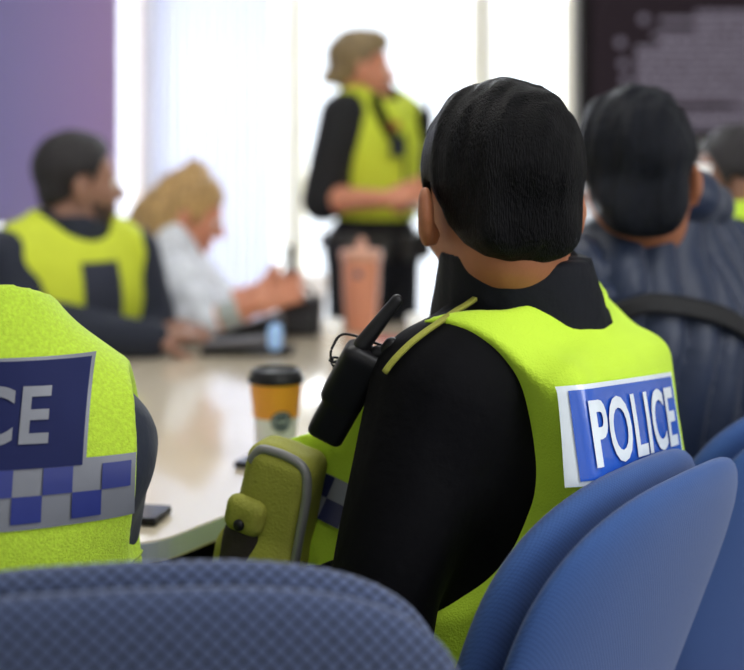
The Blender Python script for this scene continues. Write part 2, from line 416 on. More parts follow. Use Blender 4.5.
# ------------------------------------------------------------------ room shell
WY = 4.8
def st(o): o['kind'] = 'structure'; return o
wallm = mat('white_painted_plaster', (.86, .84, .80), .9, bump=(40, .05), var=(5, .015)); frm = mat('white_frame_added_glow', (.84, .81, .72), .5, emit=((1, .95, .82), .55)); carpet = mat('grey_blue_carpet', (.10, .11, .14), 1, bump=(300, .8), var=(200, .2))  # frame emission stands in for glare spilling from the bright windows
ceil = mat('ceiling_plaster', (.85, .85, .84), .9, var=(5, .015)); glass = glass_mat()
LX, RX, BY, CZ = -2.6, 2.7, -2.2, 2.75
st(box_obj('floor', ((LX+RX)/2, (BY+WY)/2, -.05), (RX-LX+.4, WY-BY+.4, .1), carpet))
st(box_obj('ceiling', ((LX+RX)/2, (BY+WY)/2, CZ+.05), (RX-LX+.4, WY-BY+.4, .1), ceil))
st(box_obj('wall_left', (LX-.06, (BY+WY)/2, CZ/2), (.12, WY-BY, CZ), wallm))
st(box_obj('wall_right', (RX+.06, (BY+WY)/2, CZ/2), (.12, WY-BY, CZ), wallm))
st(box_obj('wall_front', ((LX+RX)/2, BY-.06, CZ/2), (RX-LX, .12, CZ), wallm))
# back wall with openings
s4 = WY/F
wx = lambda px: (px-CX)*s4
wins = [(-90, 140, .93, 2.6), (157, 290, .42, 2.6), (297, 478, .42, 2.6), (486, 571, .42, 2.6)]     # pixel columns at the wall, sill, head; last opening added for an overexposed wall
bm = bmesh.new(); T_ = .16; yc = WY+T_/2
def wb(x0, x1, z0, z1): add_box(bm, ((x0+x1)/2, yc, (z0+z1)/2), (x1-x0, T_, z1-z0))
xs = [LX]+[v for a in wins for v in (wx(a[0]), wx(a[1]))]+[RX]
for i in range(0, len(xs), 2): wb(xs[i], xs[i+1], 0, CZ)
for a in wins: wb(wx(a[0]), wx(a[1]), 0, a[2]); wb(wx(a[0]), wx(a[1]), a[3], CZ)
st(link('wall_back', bm_mesh(bm), wallm))
for i, a in enumerate(wins):
    x0, x1 = wx(a[0]), wx(a[1]); r = empty('window_%d' % (i+1), ((x0+x1)/2, WY, a[2])); st(r)
    bm = bmesh.new(); t = .035
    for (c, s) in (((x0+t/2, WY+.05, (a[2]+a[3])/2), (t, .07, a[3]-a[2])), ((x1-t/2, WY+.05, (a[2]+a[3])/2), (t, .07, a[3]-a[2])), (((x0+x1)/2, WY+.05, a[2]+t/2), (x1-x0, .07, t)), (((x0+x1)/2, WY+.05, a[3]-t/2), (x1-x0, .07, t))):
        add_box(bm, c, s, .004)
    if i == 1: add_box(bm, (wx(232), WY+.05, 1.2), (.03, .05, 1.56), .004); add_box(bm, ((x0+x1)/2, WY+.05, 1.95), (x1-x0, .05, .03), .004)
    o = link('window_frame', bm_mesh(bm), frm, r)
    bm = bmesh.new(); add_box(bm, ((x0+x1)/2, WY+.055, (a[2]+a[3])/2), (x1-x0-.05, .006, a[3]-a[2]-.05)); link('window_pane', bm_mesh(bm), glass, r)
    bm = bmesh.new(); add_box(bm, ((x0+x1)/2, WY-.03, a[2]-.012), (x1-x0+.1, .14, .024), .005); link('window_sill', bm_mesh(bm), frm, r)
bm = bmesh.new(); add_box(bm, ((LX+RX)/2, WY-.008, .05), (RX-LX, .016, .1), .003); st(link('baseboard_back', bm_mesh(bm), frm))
# daylight outside the windows
area('window_daylight', (wx(230), WY+.5, 1.5), (-90, 0, 0), 4.4, 2.4, 260, (.95, .97, 1))
area('ceiling_panel_light', (-.4, 2.2, 2.72), (0, 0, 0), 1.2, 1.2, 16, (1, .97, .92))
area('ceiling_panel_light_near', (.9, .2, 2.72), (0, 0, 0), 1.2, 1.2, 22, (.98, .98, 1))
area('side_fill_light', (2.55, -.6, 1.75), (0, 75, 15), 1.6, 1.5, 60, (.95, .97, 1))  # unseen fill added to brighten right-hand faces; no window is built there

# roller blind over the left window
blm = bpy.data.materials.new('purple_blind_fabric'); blm.use_nodes = True; nt = blm.node_tree; N = nt.nodes; L = nt.links
b = N['Principled BSDF']; b.inputs['Roughness'].default_value = .9
tc = N.new('ShaderNodeTexCoord'); sp = N.new('ShaderNodeSeparateXYZ'); L.new(tc.outputs['Generated'], sp.inputs[0]); rp = N.new('ShaderNodeValToRGB')
rp.color_ramp.elements[0].color = (.24, .28, .47, 1); rp.color_ramp.elements[1].color = (.48, .35, .54, 1); L.new(sp.outputs['X'], rp.inputs[0]); L.new(rp.outputs[0], b.inputs['Base Color'])
tr = N.new('ShaderNodeBsdfTranslucent'); L.new(rp.outputs[0], tr.inputs[0]); mx = N.new('ShaderNodeMixShader'); mx.inputs[0].default_value = .22
L.new(b.outputs[0], mx.inputs[1]); L.new(tr.outputs[0], mx.inputs[2]); L.new(mx.outputs[0], N['Material Output'].inputs[0])
bl = empty('roller_blind', (wx(10), WY-.06, 2.62)); tag(bl, 'purple roller blind pulled down over the left window', 'blind')
box_obj('fabric', (wx(10), WY-.055, (2.6+1.0)/2), (wx(123)-wx(-100), .003, 1.6), blm, bl)
box_obj('bottom_bar', (wx(10), WY-.055, .992), (wx(123)-wx(-100), .016, .022), mat('blind_bar', (.30, .24, .36), .5), bl, .004)
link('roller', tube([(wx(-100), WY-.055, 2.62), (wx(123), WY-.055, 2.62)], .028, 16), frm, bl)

# sheer curtain added to tone down the white of the second window
shm = bpy.data.materials.new('added_sheer_white'); shm.use_nodes = True; nt = shm.node_tree; N = nt.nodes; L = nt.links
b = N['Principled BSDF']; b.inputs['Base Color'].default_value = (.60, .61, .70, 1); b.inputs['Roughness'].default_value = .9
tr = N.new('ShaderNodeBsdfTranslucent'); tr.inputs[0].default_value = (.50, .51, .60, 1); tp = N.new('ShaderNodeBsdfTransparent'); mx = N.new('ShaderNodeMixShader'); mx.inputs[0].default_value = .35
m2_ = N.new('ShaderNodeMixShader'); m2_.inputs[0].default_value = .02
L.new(b.outputs[0], mx.inputs[1]); L.new(tr.outputs[0], mx.inputs[2]); L.new(mx.outputs[0], m2_.inputs[1]); L.new(tp.outputs[0], m2_.inputs[2]); L.new(m2_.outputs[0], N['Material Output'].inputs[0])
cu = empty('added_sheer_curtain', (wx(210), WY-.09, 0)); tag(cu, 'added sheer white curtain toning down the window behind the fair-haired woman', 'curtain')
x0, x1 = wx(158), wx(275); nx = 120; vs = []
for z in (.25, 2.62):
    for i in range(nx): t = i/(nx-1); vs.append((x0+(x1-x0)*t, WY-.09+.018*math.sin(t*75), z))
link('curtain_fabric', mesh(vs, [(i, i+1, nx+i+1, nx+i) for i in range(nx-1)]), shm, cu)
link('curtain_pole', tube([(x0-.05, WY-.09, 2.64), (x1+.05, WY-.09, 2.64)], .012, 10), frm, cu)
# wall display
dx0, dx1, dz0, dz1 = wx(576), wx(576)+1.75, 1.36, 2.42
dark = mat('display_bezel', (.010, .007, .008), .6, spec=.15); DY = WY-.06
ds = empty('wall_display', ((dx0+dx1)/2, WY-.02, dz0)); tag(ds, 'large dark wall display showing rows of small grey text', 'screen')
box_obj('casing', ((dx0+dx1)/2, DY+.02, (dz0+dz1)/2), (dx1-dx0, .07, dz1-dz0), dark, ds, .01)
box_obj('screen_panel', ((dx0+dx1)/2, DY-.018, (dz0+dz1)/2), (dx1-dx0-.1, .006, dz1-dz0-.08), mat('dark_screen', (.010, .007, .009), .6, spec=.1, emit=((.030, .020, .026), .5)), ds)
bm = bmesh.new(); zz = lambda py: H-(py-HY)*s4
def row(px0, px1, py0, py1, j=0): add_box(bm, (wx((px0+px1)/2), DY-.0225, zz((py0+py1)/2)), (wx(px1)-wx(px0), .001, zz(py0)-zz(py1)))
def textline(px0, px1, py, h=3.0):
    x = px0
    while x < px1:
        wd = random.uniform(5, 17); row(x, min(x+wd, px1), py, py+h); x += wd+random.uniform(.8, 2)
for k, py in enumerate(range(14, 130, 7)):
    s_ = 700 if py < 28 else (648 if py < 38 else (632 if 45 < py < 60 else (632 if py > 60 else 655)))
    if 103 < py < 111: textline(636, 668, py); textline(728, 880, py); continue
    textline(s_ if py > 28 else (655 if k % 2 else 690), 880, py, 4.6)
SCT = mat('screen_text_grey', (.05, .045, .06), .5, emit=((.155, .135, .175), 1.0))
link('screen_text', bm_mesh(bm), SCT, ds)
for (bx, by) in ((639, 22), (616, 45), (619, 66), (621, 82)): link('screen_bullet', lathe([(0, 0), (.018, 0), (.018, .002), (0, .002)], (wx(bx), DY-.0225, zz(by)), 20, np.array([[1, 0, 0], [0, 0, -1], [0, 1, 0]])), SCT, ds)
# dark cupboard below the display
wood = mat('dark_walnut_veneer', (.030, .017, .012), .45, bump=(30, .2, (1, 1, 12)), var=(12, .3, (1, 1, 10)))
cb = empty('cupboard', ((dx0+dx1)/2, WY-.25, 0)); tag(cb, 'dark brown wooden cupboard standing below the wall display', 'cupboard')
cz = 1.30; cw = dx1-dx0
box_obj('carcass', ((dx0+dx1)/2, WY-.24, cz/2+.02), (cw-.02, .42, cz-.04), wood, cb, .004)
box_obj('top', ((dx0+dx1)/2, WY-.245, cz), (cw, .45, .03), wood, cb, .006)
for k in range(3):
    xc = dx0+cw*(k+.5)/3; d = box_obj('door', (xc, WY-.461, cz/2+.01), (cw/3-.02, .02, cz-.12), wood, cb, .004); box_obj('handle', (xc+cw/6-.06, WY-.48, .75), (.012, .02, .12), BLKS, d, .003)

# ------------------------------------------------------------------ table
TZ = .73
poly = [(-.262, 1.30), (.62, 2.70), (.62, 3.38), (-.22, 3.38), (-.60, 2.72), (-.93, 2.0), (-.97, 1.34)]
def rounded(poly, r=.05, n=6):
    out = []; m = len(poly)
    for i in range(m):
        p = V(*poly[i]); a = unit(V(*poly[i-1])-p); b = unit(V(*poly[(i+1) % m])-p); s, e = p+a*r, p+b*r
        for k in range(n+1): t = k/n; out.append((1-t)**2*s+2*t*(1-t)*p+t*t*e)
    return out
def slab(pts, z0, z1, bev=.004):
    bm = bmesh.new(); f = bm.faces.new([bm.verts.new((p[0], p[1], z0)) for p in pts]); bm.normal_update()
    if f.normal.z > 0: f.normal_flip()
    r = bmesh.ops.extrude_face_region(bm, geom=[f]); 
    for v in r['geom']:
        if isinstance(v, bmesh.types.BMVert): v.co.z = z1
    bm.normal_update(); bmesh.ops.recalc_face_normals(bm, faces=bm.faces[:]); return bm
tb = empty('conference_table', (-.1, 2.3, 0)); tag(tb, 'large pale wood-topped conference table that everyone sits around', 'table')
topm = mat('pale_beech_laminate', (.80, .70, .54), .16, spec=.5, bump=(8, .03), var=(3, .05, (1, .3, 1)), coat=.6)
link('tabletop', bm_mesh(slab(rounded(poly), TZ-.028, TZ)), topm, tb)
link('edge_trim', bm_mesh(slab(rounded([tuple(V(-.15, 2.3)+(V(*p)-V(-.15, 2.3))*1.002) for p in poly]), TZ-.026, TZ-.002)), mat('silver_edge_trim', (.55, .60, .68), .35, metal=.3), tb)
c0 = V(-.15, 2.3); inner = [tuple(c0+(V(*p)-c0)*.70) for p in poly]
bm = bmesh.new()
for i in range(len(inner)):
    a, b_ = V(*inner[i]), V(*inner[(i+1) % len(inner)]); mid = (a+b_)/2; ln = np.linalg.norm(b_-a); ang = math.atan2(b_[1]-a[1], b_[0]-a[0])
    add_box(bm, (mid[0], mid[1], TZ-.028-.19), (ln, .018, .38), .002, Matrix.Rotation(ang, 3, 'Z'))
link('modesty_panel', bm_mesh(bm), mat('dark_blue_grey_panel', (.012, .015, .028), .7), tb)
for p in inner:
    link('leg', tube([(p[0], p[1], 0.0), (p[0], p[1], TZ-.03)], .025, 16), BLKS, tb)

# ------------------------------------------------------------------ chairs
CH_D = fabric_weave('shaded_blue_weave', (.004, .007, .020), (.085, .115, .22), 260)  # chair fabric with shade put into its colours
CH_B = fabric_weave('lit_blue_weave', (.028, .072, .22), (.045, .108, .31), 700, .12)  # same chair fabric, with brighter light put into its colours
def pad(hw, z0, z1, th, yb, top_arch=.03, ex=3.4, taper=.04, curv=.35, tilt=20, piv=.45, seat=False, nr=14, na=72):
    """upholstered pad with rounded edges; curved round the sitter"""
    vs, fs = [], []; hz = (z1-z0)/2; zc = (z0+z1)/2
    def pt(r, a, side):
        c, s = math.cos(a), math.sin(a); x = hw*math.copysign(abs(c)**(2/ex), c)*r; z = hz*math.copysign(abs(s)**(2/ex), s)*r
        x *= 1-taper*(.5-.5*z/hz); z += top_arch*(1-(x/hw)**2)*max(0, z/hz)*1.0
        t = th/2*(1-r**6)**.5 if r < 1 else 0
        y = yb+curv*x*x+side*t
        if seat: return V(x, z, y-curv*x*x)
        q = V(x, y, z+zc); ca, sa = math.cos(math.radians(tilt)), math.sin(math.radians(tilt)); dz = q[2]-piv
        return V(q[0], q[1]*ca-dz*sa, piv+dz*ca+q[1]*sa)
    rs = [math.sin(math.pi/2*i/nr) for i in range(1, nr+1)]
    for side in (1, -1):
        base = len(vs); vs.append(pt(0, 0, side))
        for r in rs:
            for k in range(na): vs.append(pt(r, 2*math.pi*k/na, side))
        for k in range(na):
            f = (base, base+1+k, base+1+(k+1) % na); fs.append(f[::-1] if side > 0 else f)
            for i in range(len(rs)-1):
                a = base+1+i*na+k; b = base+1+i*na+(k+1) % na; q = (a, a+na, b+na, b); fs.append(q[::-1] if side > 0 else q)
    me = mesh(vs, fs); bm = bmesh.new(); bm.from_mesh(me); bmesh.ops.remove_doubles(bm, verts=bm.verts[:], dist=1e-5); bmesh.ops.recalc_face_normals(bm, faces=bm.faces[:]); return bm_mesh(bm, True)
def make_chair(name, label, m, m2=None):
    c = empty(name); tag(c, label, 'chair', None)
    m2 = m2 or m
    link('backrest_cushion', pad(.24, .46, .852, .055, .022, .035, 3.8), m, c, False)
    link('backrest_shell', pad(.25, .455, .868, .042, -.026, .035, 3.8), m2, c, False)
    link('seat', pad(.235, .02, .47, .07, .44, 0, 4, 0, 0, seat=True), m, c, False)
    link('seat_underside', pad(.22, .04, .45, .02, .398, 0, 4, 0, 0, seat=True), BLKP, c, False)
    bm = bmesh.new()
    for s in (-1, 1): add_box(bm, (s*.06, .02, .44), (.035, .012, .16), .003); add_box(bm, (s*.06, .1, .385), (.035, .18, .01), .003)
    link('back_bracket', bm_mesh(bm), BLKS, c, False)
    for sx in (-1, 1):
        for y in (.06, .42): link('leg', tube([(sx*.2, y, .39), (sx*.225, y+(.03 if y > .2 else -.03), .0)], .011, 10), BLKS, c, False)
    for sx in (-1, 1): link('stretcher', tube([(sx*.2, .06, .385), (sx*.2, .42, .385)], .011, 10), BLKS, c, False)
    return c
def copy_chair(src, label, loc, rz, swap=None):
    r = src.copy(); COL.objects.link(r); r.location = loc; r.rotation_euler = (0, 0, rz); r['label'] = label
    for ch in src.children:
        k = ch.copy(); COL.objects.link(k); k.parent = r
        if swap and k.data.materials and k.data.materials[0] in swap: k.data = k.data.copy(); k.data.materials[0] = swap[k.data.materials[0]]
    return r
grp = 'upholstered chairs round the table'
ch0 = make_chair('meeting_chair', 'shaded blue patterned chair back filling the bottom left, behind the officer whose vest shows CE', CH_D)
ch0.location = (-.195, .94, 0); ch0.rotation_euler = (0, 0, math.radians(7)); ch0['group'] = grp; ch0.scale = (1.06, 1, 1.008)
ch1 = copy_chair(ch0, 'brightly lit blue chair directly behind the officer with the POLICE back patch', (.187, 1.228, 0), math.radians(50), {CH_D: CH_B}); ch1.scale = (.91, 1, 1)
ch2 = copy_chair(ch1, 'blue chair at the right edge, behind the man in the quilted jacket', (.53, 1.60, 0), math.radians(35))
copy_chair(ch1, 'blue chair under the officer at the right edge drinking from a white cup', (1.02, 2.24, 0), math.radians(63))
copy_chair(ch1, 'blue chair under the bearded officer in front of the purple blind', (-1.03, 2.86, 0), math.radians(-98))
copy_chair(ch1, 'blue chair under the fair-haired woman', (-.94, 3.37, 0), math.radians(-90))
# ------------------------------------------------------------------ people
def vest_ops(T, w=1.0, dp=1.0, L=1.0, t=.022, hole=(.225, .335, .10, .095, .15), zmin=.03, neck_r=.085, extra=(), wr=.003, split=None, veeh=.34, sd=0.0):
    hx, hz, rx, ry, rz_ = hole
    o = inflate(torso_ops(T, w, dp, L, sd), t)+list(extra)+[D(wrinkle(wr, 22))]
    for s in (-1, 1): o += [S(T.e((s*hx*w, .0, hz*L), (rx, ry, rz_)), .008)]
    o += [S(cap(T(0, -.005, .50*L), T(0, .02, .70), neck_r, neck_r+.05), .01), S(cap(T(0, .22, .52*L), T(0, .22, veeh*L), .07, .02), .01)]
    o += [I(lambda X: zmin-T.loc(X)[..., 2])]
    if split: o += [S(cap(T(0, .0, .1), T(0, .30, .1), .001), .001)]
    return o
def collar(T, root, m, L=1.0, r=(.088, .074), h=.065, lean=(0, -.01), rin=.062, name='collar', hh=.005, th=.0):
    a, b = T(0, -.01, .47*L), T(lean[0], lean[1]-.01, .505*L+h)
    o = [U(cap(a, b, r[0], r[1])), S(cap(T(0, 0, .40*L), T(lean[0], lean[1], .75*L), rin, rin), .004), I(lambda X: T.loc(X)[..., 2]-(.505*L+h-.012)), S(T.c((0, .16, .60*L), (0, .12, .48*L), .055, .012), .01), D(wrinkle(.003, 40))]
    return link(name, sdf_mesh(o, hh), m, root)

def ribbon(ops, ctrl, width, off, n=10, th=0):
    c = spline(ctrl, n); L2 = []; R2 = []
    for i, p in enumerate(c):
        t = unit(c[min(i+1, len(c)-1)]-c[max(i-1, 0)]); e = 1e-3
        g = unit(V(*[float(evalops(ops, (p+e*ax)[None].astype(np.float32))[0]-evalops(ops, (p-e*ax)[None].astype(np.float32))[0]) for ax in np.eye(3)])+1e-9)
        s = unit(np.cross(t, g)); row_ = []
        for w_ in np.linspace(-.5, .5, 5):
            q = p+s*width*w_
            for _ in range(8): q = q-g*(float(evalops(ops, q[None].astype(np.float32))[0])-off)*.9
            row_.append(q)
        L2.append(row_)
    vs = [q for r in L2 for q in r]; fs = [(i*5+j, i*5+j+1, (i+1)*5+j+1, (i+1)*5+j) for i in range(len(L2)-1) for j in range(4)]
    me = mesh(vs, fs); bm = bmesh.new(); bm.from_mesh(me); bmesh.ops.recalc_face_normals(bm, faces=bm.faces[:]); bmesh.ops.solidify(bm, geom=bm.faces[:], thickness=.004); return bm_mesh(bm, True)

# ---- seated officer in the middle, POLICE on the back
T = Fr((.141, 1.315, .55), frame(56, -4)); L_ = .92; f = T.R[:, 1]
Hd = Fr((.141, 1.24, 1.134), frame(21, 4))
shl, shr = T(-.165, .01, .385), T(.165, .01, .385)
eL = V(.002, 1.13, .70); wL = V(-.10, 1.33, .655); eR = T(.23, .04, .15); wR = V(.10, 1.60, .655)
armsA = [(shl, eL, wL), (shr, eR, wR)]
legsA = seated_legs(T, V(-.84, .545, 0))
hands = [hand_ops(wL, V(-.7, .7, -.1), V(0, 0, -1), -1, 20), hand_ops(wR, V(-.8, .6, -.1), V(0, 0, -1), 1, 20)]
pA, torA, armA = person('seated officer with short black hair wearing a lime vest with a POLICE back patch', (.118, 1.30, 0), T, Hd, armsA, legsA, SKIN, hands=hands, h=.005, shirt_t=.014, w=.98, dp=1.05, L=L_, sd=.015, neck=(0, -.012, .47))
short_hair(Hd, pA, HAIRB, t=.0135, h=.004, amp=.0035)
collar(T, pA, mat('black_collar_cloth', (.005, .006, .010), .7, spec=.2, bump=(80, .3)), L=.90, h=.088, r=(.112, .083), rin=.068, lean=(-.046, -.004))
front = [U(T.e((-.03, .11, .13), (.15, .105, .15)), .05), U(T.b((.006, -.120, .30), (.152, .05, .130), .030, frame(0, 13)), .04),
  U(cap(P(335, 480, 1.34), P(305, 610, 1.33), .065, .08), .05), U(cap(P(412, 352, 1.20), P(385, 396, 1.21), .012, .016), .03), U(cap(P(385, 396, 1.21), P(352, 432, 1.25), .016, .022), .03), U(cap(P(352, 432, 1.25), P(290, 452, 1.28), .022, .018), .03)]
vA = vest_ops(T, .98, 1.05, L_, .022, hole=(.236, .33, .119, .25, .18), extra=front, zmin=-.02, neck_r=.094, sd=.015)+[S(T.e((-.075, .045, .50), (.098, .11, .10)), .01)]
ves = link('vest', sdf_mesh(vA, .0045), LIME, pA)
PR = T.R @ frame(0, 13); Nn = -PR[:, 1]; up = unit(PR[:, 2]); rt = unit(T.R[:, 0]-.09*up)
O = T(-.020, -.13, .35); vP = [o for o in vA if o[0] in 'ud' and not (o[0] == 'd')]
BLUE = mat('bright_police_blue', (.010, .095, .55), .25, coat=.6, spec=.6, bump=(22, .5, (1, 1, .6))); WHT = mat('reflective_white_letters', (.82, .90, .97), .25, coat=.5, bump=(30, .3))
PB = link('back_patch_border', patch_mesh(vP, O, Nn, rt, up, .264, .100, .0055, 60, 24), WHT, ves)
PA = link('back_patch', patch_mesh(vP, O, Nn, rt, up, .254, .090, .0068, 60, 24), BLUE, ves)
tx = link('patch_lettering', text_on(vP, 'POLICE', .092, O, Nn, rt, up, .0088, .0020, .73, 1.06), WHT, PA)
# edge piping round the left armhole of the vest
def ring_pipe(ops, ctr, axis, e1, e2, r1, r2, n=64, rad=.004, a0=0, a1=360, off=.002):
    pts = []
    for k in range(n+1):
        a = math.radians(a0+(a1-a0)*k/n); pts.append(ctr+e1*r1*math.cos(a)+e2*r2*math.sin(a))
    return tube(pts, rad, 6)
# pouch on the chest
PO = Fr(P(276, 520, 1.26), frame(158, 4, -14))
OLIVE = mat('shaded_lime_pouch_fabric', (.34, .345, .045), .75, bump=(300, .35), var=(12, .12))  # lime darkened to olive for the shadowed side of the pouch
po = link('pouch', sdf_mesh([U(PO.b((0, 0, 0), (.043, .032, .092), .02)), U(PO.b((.006, .0, -.08), (.052, .036, .06), .02), .02), D(wrinkle(.002, 40))], .004), OLIVE, ves)
def roundrect(fr, w, h, y, r, rad, top=1.0):
    pts = []
    for (cx, cz, a0) in ((w-r, h-r, 0), (-w+r, h-r, 90), (-w+r, -h+r, 180), (w-r, -h+r, 270)):
        for k in range(7): a = math.radians(a0+15*k); pts.append(fr(cx+r*math.cos(a), y, cz+r*math.sin(a)))
    return tube(pts+[pts[0]], rad, 8)
link('pouch_piping', tube(spline([PO(-.046, .028, -.15), PO(-.043, .028, .0), PO(-.040, .027, .06), PO(-.026, .026, .086), PO(.02, .026, .088), PO(.034, .026, .07)]), .0055, 8), GREYP, po)
link('front_pocket', sdf_mesh([U(PO.b((.024, .030, -.060), (.024, .012, .060), .016)), D(wrinkle(.002, 50))], .004), mat('dark_brown_pocket_cloth', (.028, .020, .016), .8, bump=(200, .3)), po)
fl = link('pocket_flap', sdf_mesh([U(PO.b((.024, .033, .010), (.025, .012, .022), .014))], .004), OLIVE, po)
link('snap_button', sdf_mesh([U(PO.e((.024, .046, .002), (.007, .005, .007)))], .002), BLKP, po)
# blue and grey checks on the left front of the vest
rt, up = T.R[:, 0], T.R[:, 2]; NF = unit(V(-.35, -1, .1)); UF = unit(np.cross(V(0, 0, 1), NF)); up = unit(np.cross(NF, UF))
UF = unit(UF-.35*up); up = unit(np.cross(NF, UF)); OF = P(322, 500, 1.25)
NAVP = mat('check_navy', (.012, .018, .09), .4, coat=.2); GRC = mat('check_grey', (.34, .36, .37), .4, metal=.2)
cw_, chh = .027, .024
rg = [(i*cw_, j*chh, (i+1)*cw_, (j+1)*chh) for i in range(-2, 3) for j in (-1, 0)]
bnd = link('check_band', cells_on(vA, OF, NF, UF, up, rg, .003), GRC, ves)
link('navy_checks', cells_on(vA, OF, NF, UF, up, [q for k, q in enumerate(rg) if (k//2+k) % 2 == 0], .0045), NAVP, bnd)
# radio clipped to the chest
link('strap_edge', ribbon(inflate(torA+armA, .015), [P(480, 320, 1.20), P(440, 332, 1.15), P(408, 349, 1.13), P(388, 374, 1.13)], .006, .002), OLIVE, ves)
ra, rb_ = P(324, 436, 1.22), P(372, 350, 1.175); RD = unit(rb_-ra); Rs = unit(np.cross(RD, V(0, 1, 0))); RR = np.stack([Rs, np.cross(RD, Rs), RD], 1)
rad = empty('police_radio', ra); tag(rad, 'black handheld radio with stubby antenna clipped to the chest of the POLICE-patch officer', 'radio')
Rf = Fr((ra+rb_)/2, RR); hl = np.linalg.norm(rb_-ra)/2
link('radio_body', sdf_mesh([U(Rf.b((0, 0, 0), (.021, .016, hl), .008)), U(Rf.b((.004, 0, hl*.35), (.023, .018, hl*.6), .009), .004), S(Rf.b((0, -.021, .01), (.018, .004, .02), .003), .002)], .003), BLKP, rad)
link('antenna', sdf_mesh([U(cap(Rf(.012, 0, hl), P(397, 300, 1.17), .0095, .0065))], .0025), BLKP, rad)
link('knob', sdf_mesh([U(cap(Rf(-.014, 0, hl), Rf(-.016, 0, hl+.016), .009, .009))], .0025), BLKP, rad)
link('knob', sdf_mesh([U(cap(Rf(-.006, 0, hl), Rf(-.022, 0, hl+.006), .008, .010))], .0025), BLKP, rad)
link('clip', sdf_mesh([U(Rf.b((.0, -.026, -.01), (.012, .004, .035), .003)), U(Rf.b((.0, -.018, .02), (.012, .01, .006), .003), .003)], .0025), BLKP, rad)
cl = spline([Rf(-.016, 0, hl+.012), P(346, 334, 1.2), P(333, 346, 1.2), P(331, 358, 1.2), P(337, 368, 1.2)], 8)
coil = []
q0, q1 = P(333, 358, 1.2), P(348, 388, 1.215)
for k in range(60): a = k*.85; p = q0+(q1-q0)*k/59; coil.append(p+V(math.cos(a)*.005, math.sin(a)*.005, math.sin(a)*.001))
link('cable', tube(cl[:-6]+[q0], .0016, 6), BLKP, rad); link('coiled_cord', tube(coil, .0014, 5), BLKP, rad)

# ---- left officer, CE of the patch in view
T = Fr((-.392, 1.15, .505), frame(8, 0, -3)); Hd = Fr(T(-.12, .03, .66), frame(5, 5, -14))
shl, shr = T(-.14, .02, .36), T(.112, .03, .355)
armsB = [(shl, T(-.24, .04, .17), V(-.48, 1.42, .76)), (shr, V(-.328, 1.235, .72), V(-.36, 1.43, .765))]
hands = [hand_ops(armsB[0][2], V(.4, .9, 0), V(0, 0, -1), 1, 15), hand_ops(armsB[1][2], V(-.5, .9, 0), V(0, 0, -1), -1, 15)]
pB, torB, armB = person('seated officer in a lime checked vest at the left edge, head out of view', (-.40, 1.15, 0), T, Hd, armsB, seated_legs(T, V(-.2, .98, 0), .38), SKIN_PALE, hands=hands, w=.82, dp=1.0, L=.95, sd=.05, shirt=NAVYF, h=.006, shirt_t=.008, neck=(-.03, -.012, .48))
short_hair(Hd, pB, HAIRN)
vB = vest_ops(T, .90, 1.0, .96, .022, sd=.05, hole=(.228, .34, .066, .10, .17), zmin=-.02, neck_r=.070)
LB = mat('lime_mesh_vest_fabric', (.50, .72, .045), .75, spec=.25, bump=(520, .5), var=(260, .13), sheen=.1)
ves = link('vest', sdf_mesh(vB, .005), LB, pB)
Nn = -T.R[:, 1]; up = unit(T.R[:, 2]+.085*T.R[:, 0]); rt = unit(T.R[:, 0]-.085*T.R[:, 2])
O = T(-.006, -.13, .436)
DNAV = mat('dark_blue_patch', (.010, .015, .075), .7, spec=.2); GRL = mat('grey_reflective_letters', (.20, .21, .24), .45, metal=.15)
link('back_patch_border', patch_mesh(vB, O, Nn, rt, up, .268, .102, .003, 60, 24), GRL, ves)
PA = link('back_patch', patch_mesh(vB, O, Nn, rt, up, .262, .096, .0047, 60, 24), DNAV, ves)
link('patch_lettering', text_on(vB, 'POLICE', .070, O, Nn, rt, up, .0068, .0016, .84, 1.06), GRL, PA)
OB = T(.006, -.13, .362); cw_, chh = .0262, .0245
rg = [(i*cw_, j*chh, (i+1)*cw_, (j+1)*chh) for i in range(-6, 6) for j in (-1, 0)]
bnd = link('check_band', patch_mesh(vB, OB, Nn, rt, up, 12.3*cw_, 2.5*chh, .003, 60, 14), GRL, ves)
link('blue_checks', cells_on(vB, OB, Nn, rt, up, [q for k, q in enumerate(rg) if (k//2+k) % 2 == 0], .0048), mat('check_blue', (.016, .028, .19), .45, coat=.1), bnd)
for zz_ in (.235, .16, .10): link('vest_seam', sdf_mesh([U(rbox(T(0, 0, zz_), (.25, .25, .0022), T.R, .001)), I(lambda X, vB=vB: np.abs(evalops(vB, X))-.0022)], .0035), mat('olive_seam', (.30, .40, .04), .8), ves)

# ---- man in the quilted navy jacket
T = Fr((.50, 1.76, .56), frame(36, 7)); Hd = Fr((.405, 1.71, 1.167), frame(-2, 4))
shl, shr = T(-.195, 0, .425), T(.195, 0, .425)
armsC = [(shl, T(-.27, .05, .20), V(.02, 2.02, .77)), (shr, T(.27, .05, .20), V(.30, 2.32, .77))]
hands = [hand_ops(armsC[0][2], V(-.5, .8, 0), V(0, 0, -1), -1, 20), hand_ops(armsC[1][2], V(-.8, .4, 0), V(0, 0, -1), 1, 20)]
NAVQ = mat('quilted_navy_nylon', (.014, .025, .060), .42, spec=.4, bump=(60, .35), sheen=.15)
pC, torC, armC = person('seated man with short black hair in a quilted navy puffer jacket', (.50, 1.76, 0), T, Hd, armsC, seated_legs(T, V(-.57, .82, 0), .40), SKIN, hands=hands, w=1.08, L=1.0, shirt=NAVYF, shirt_t=.008)
short_hair(Hd, pC, HAIRB2, t=.016, amp=.005, extra=[U(Hd.c((-.03, -.06, -.06), (.03, -.06, -.06), .048), .03)], zs=(-.10, -.095, -.075, -.035, .022, .026, -.005, .055, .085, .12))
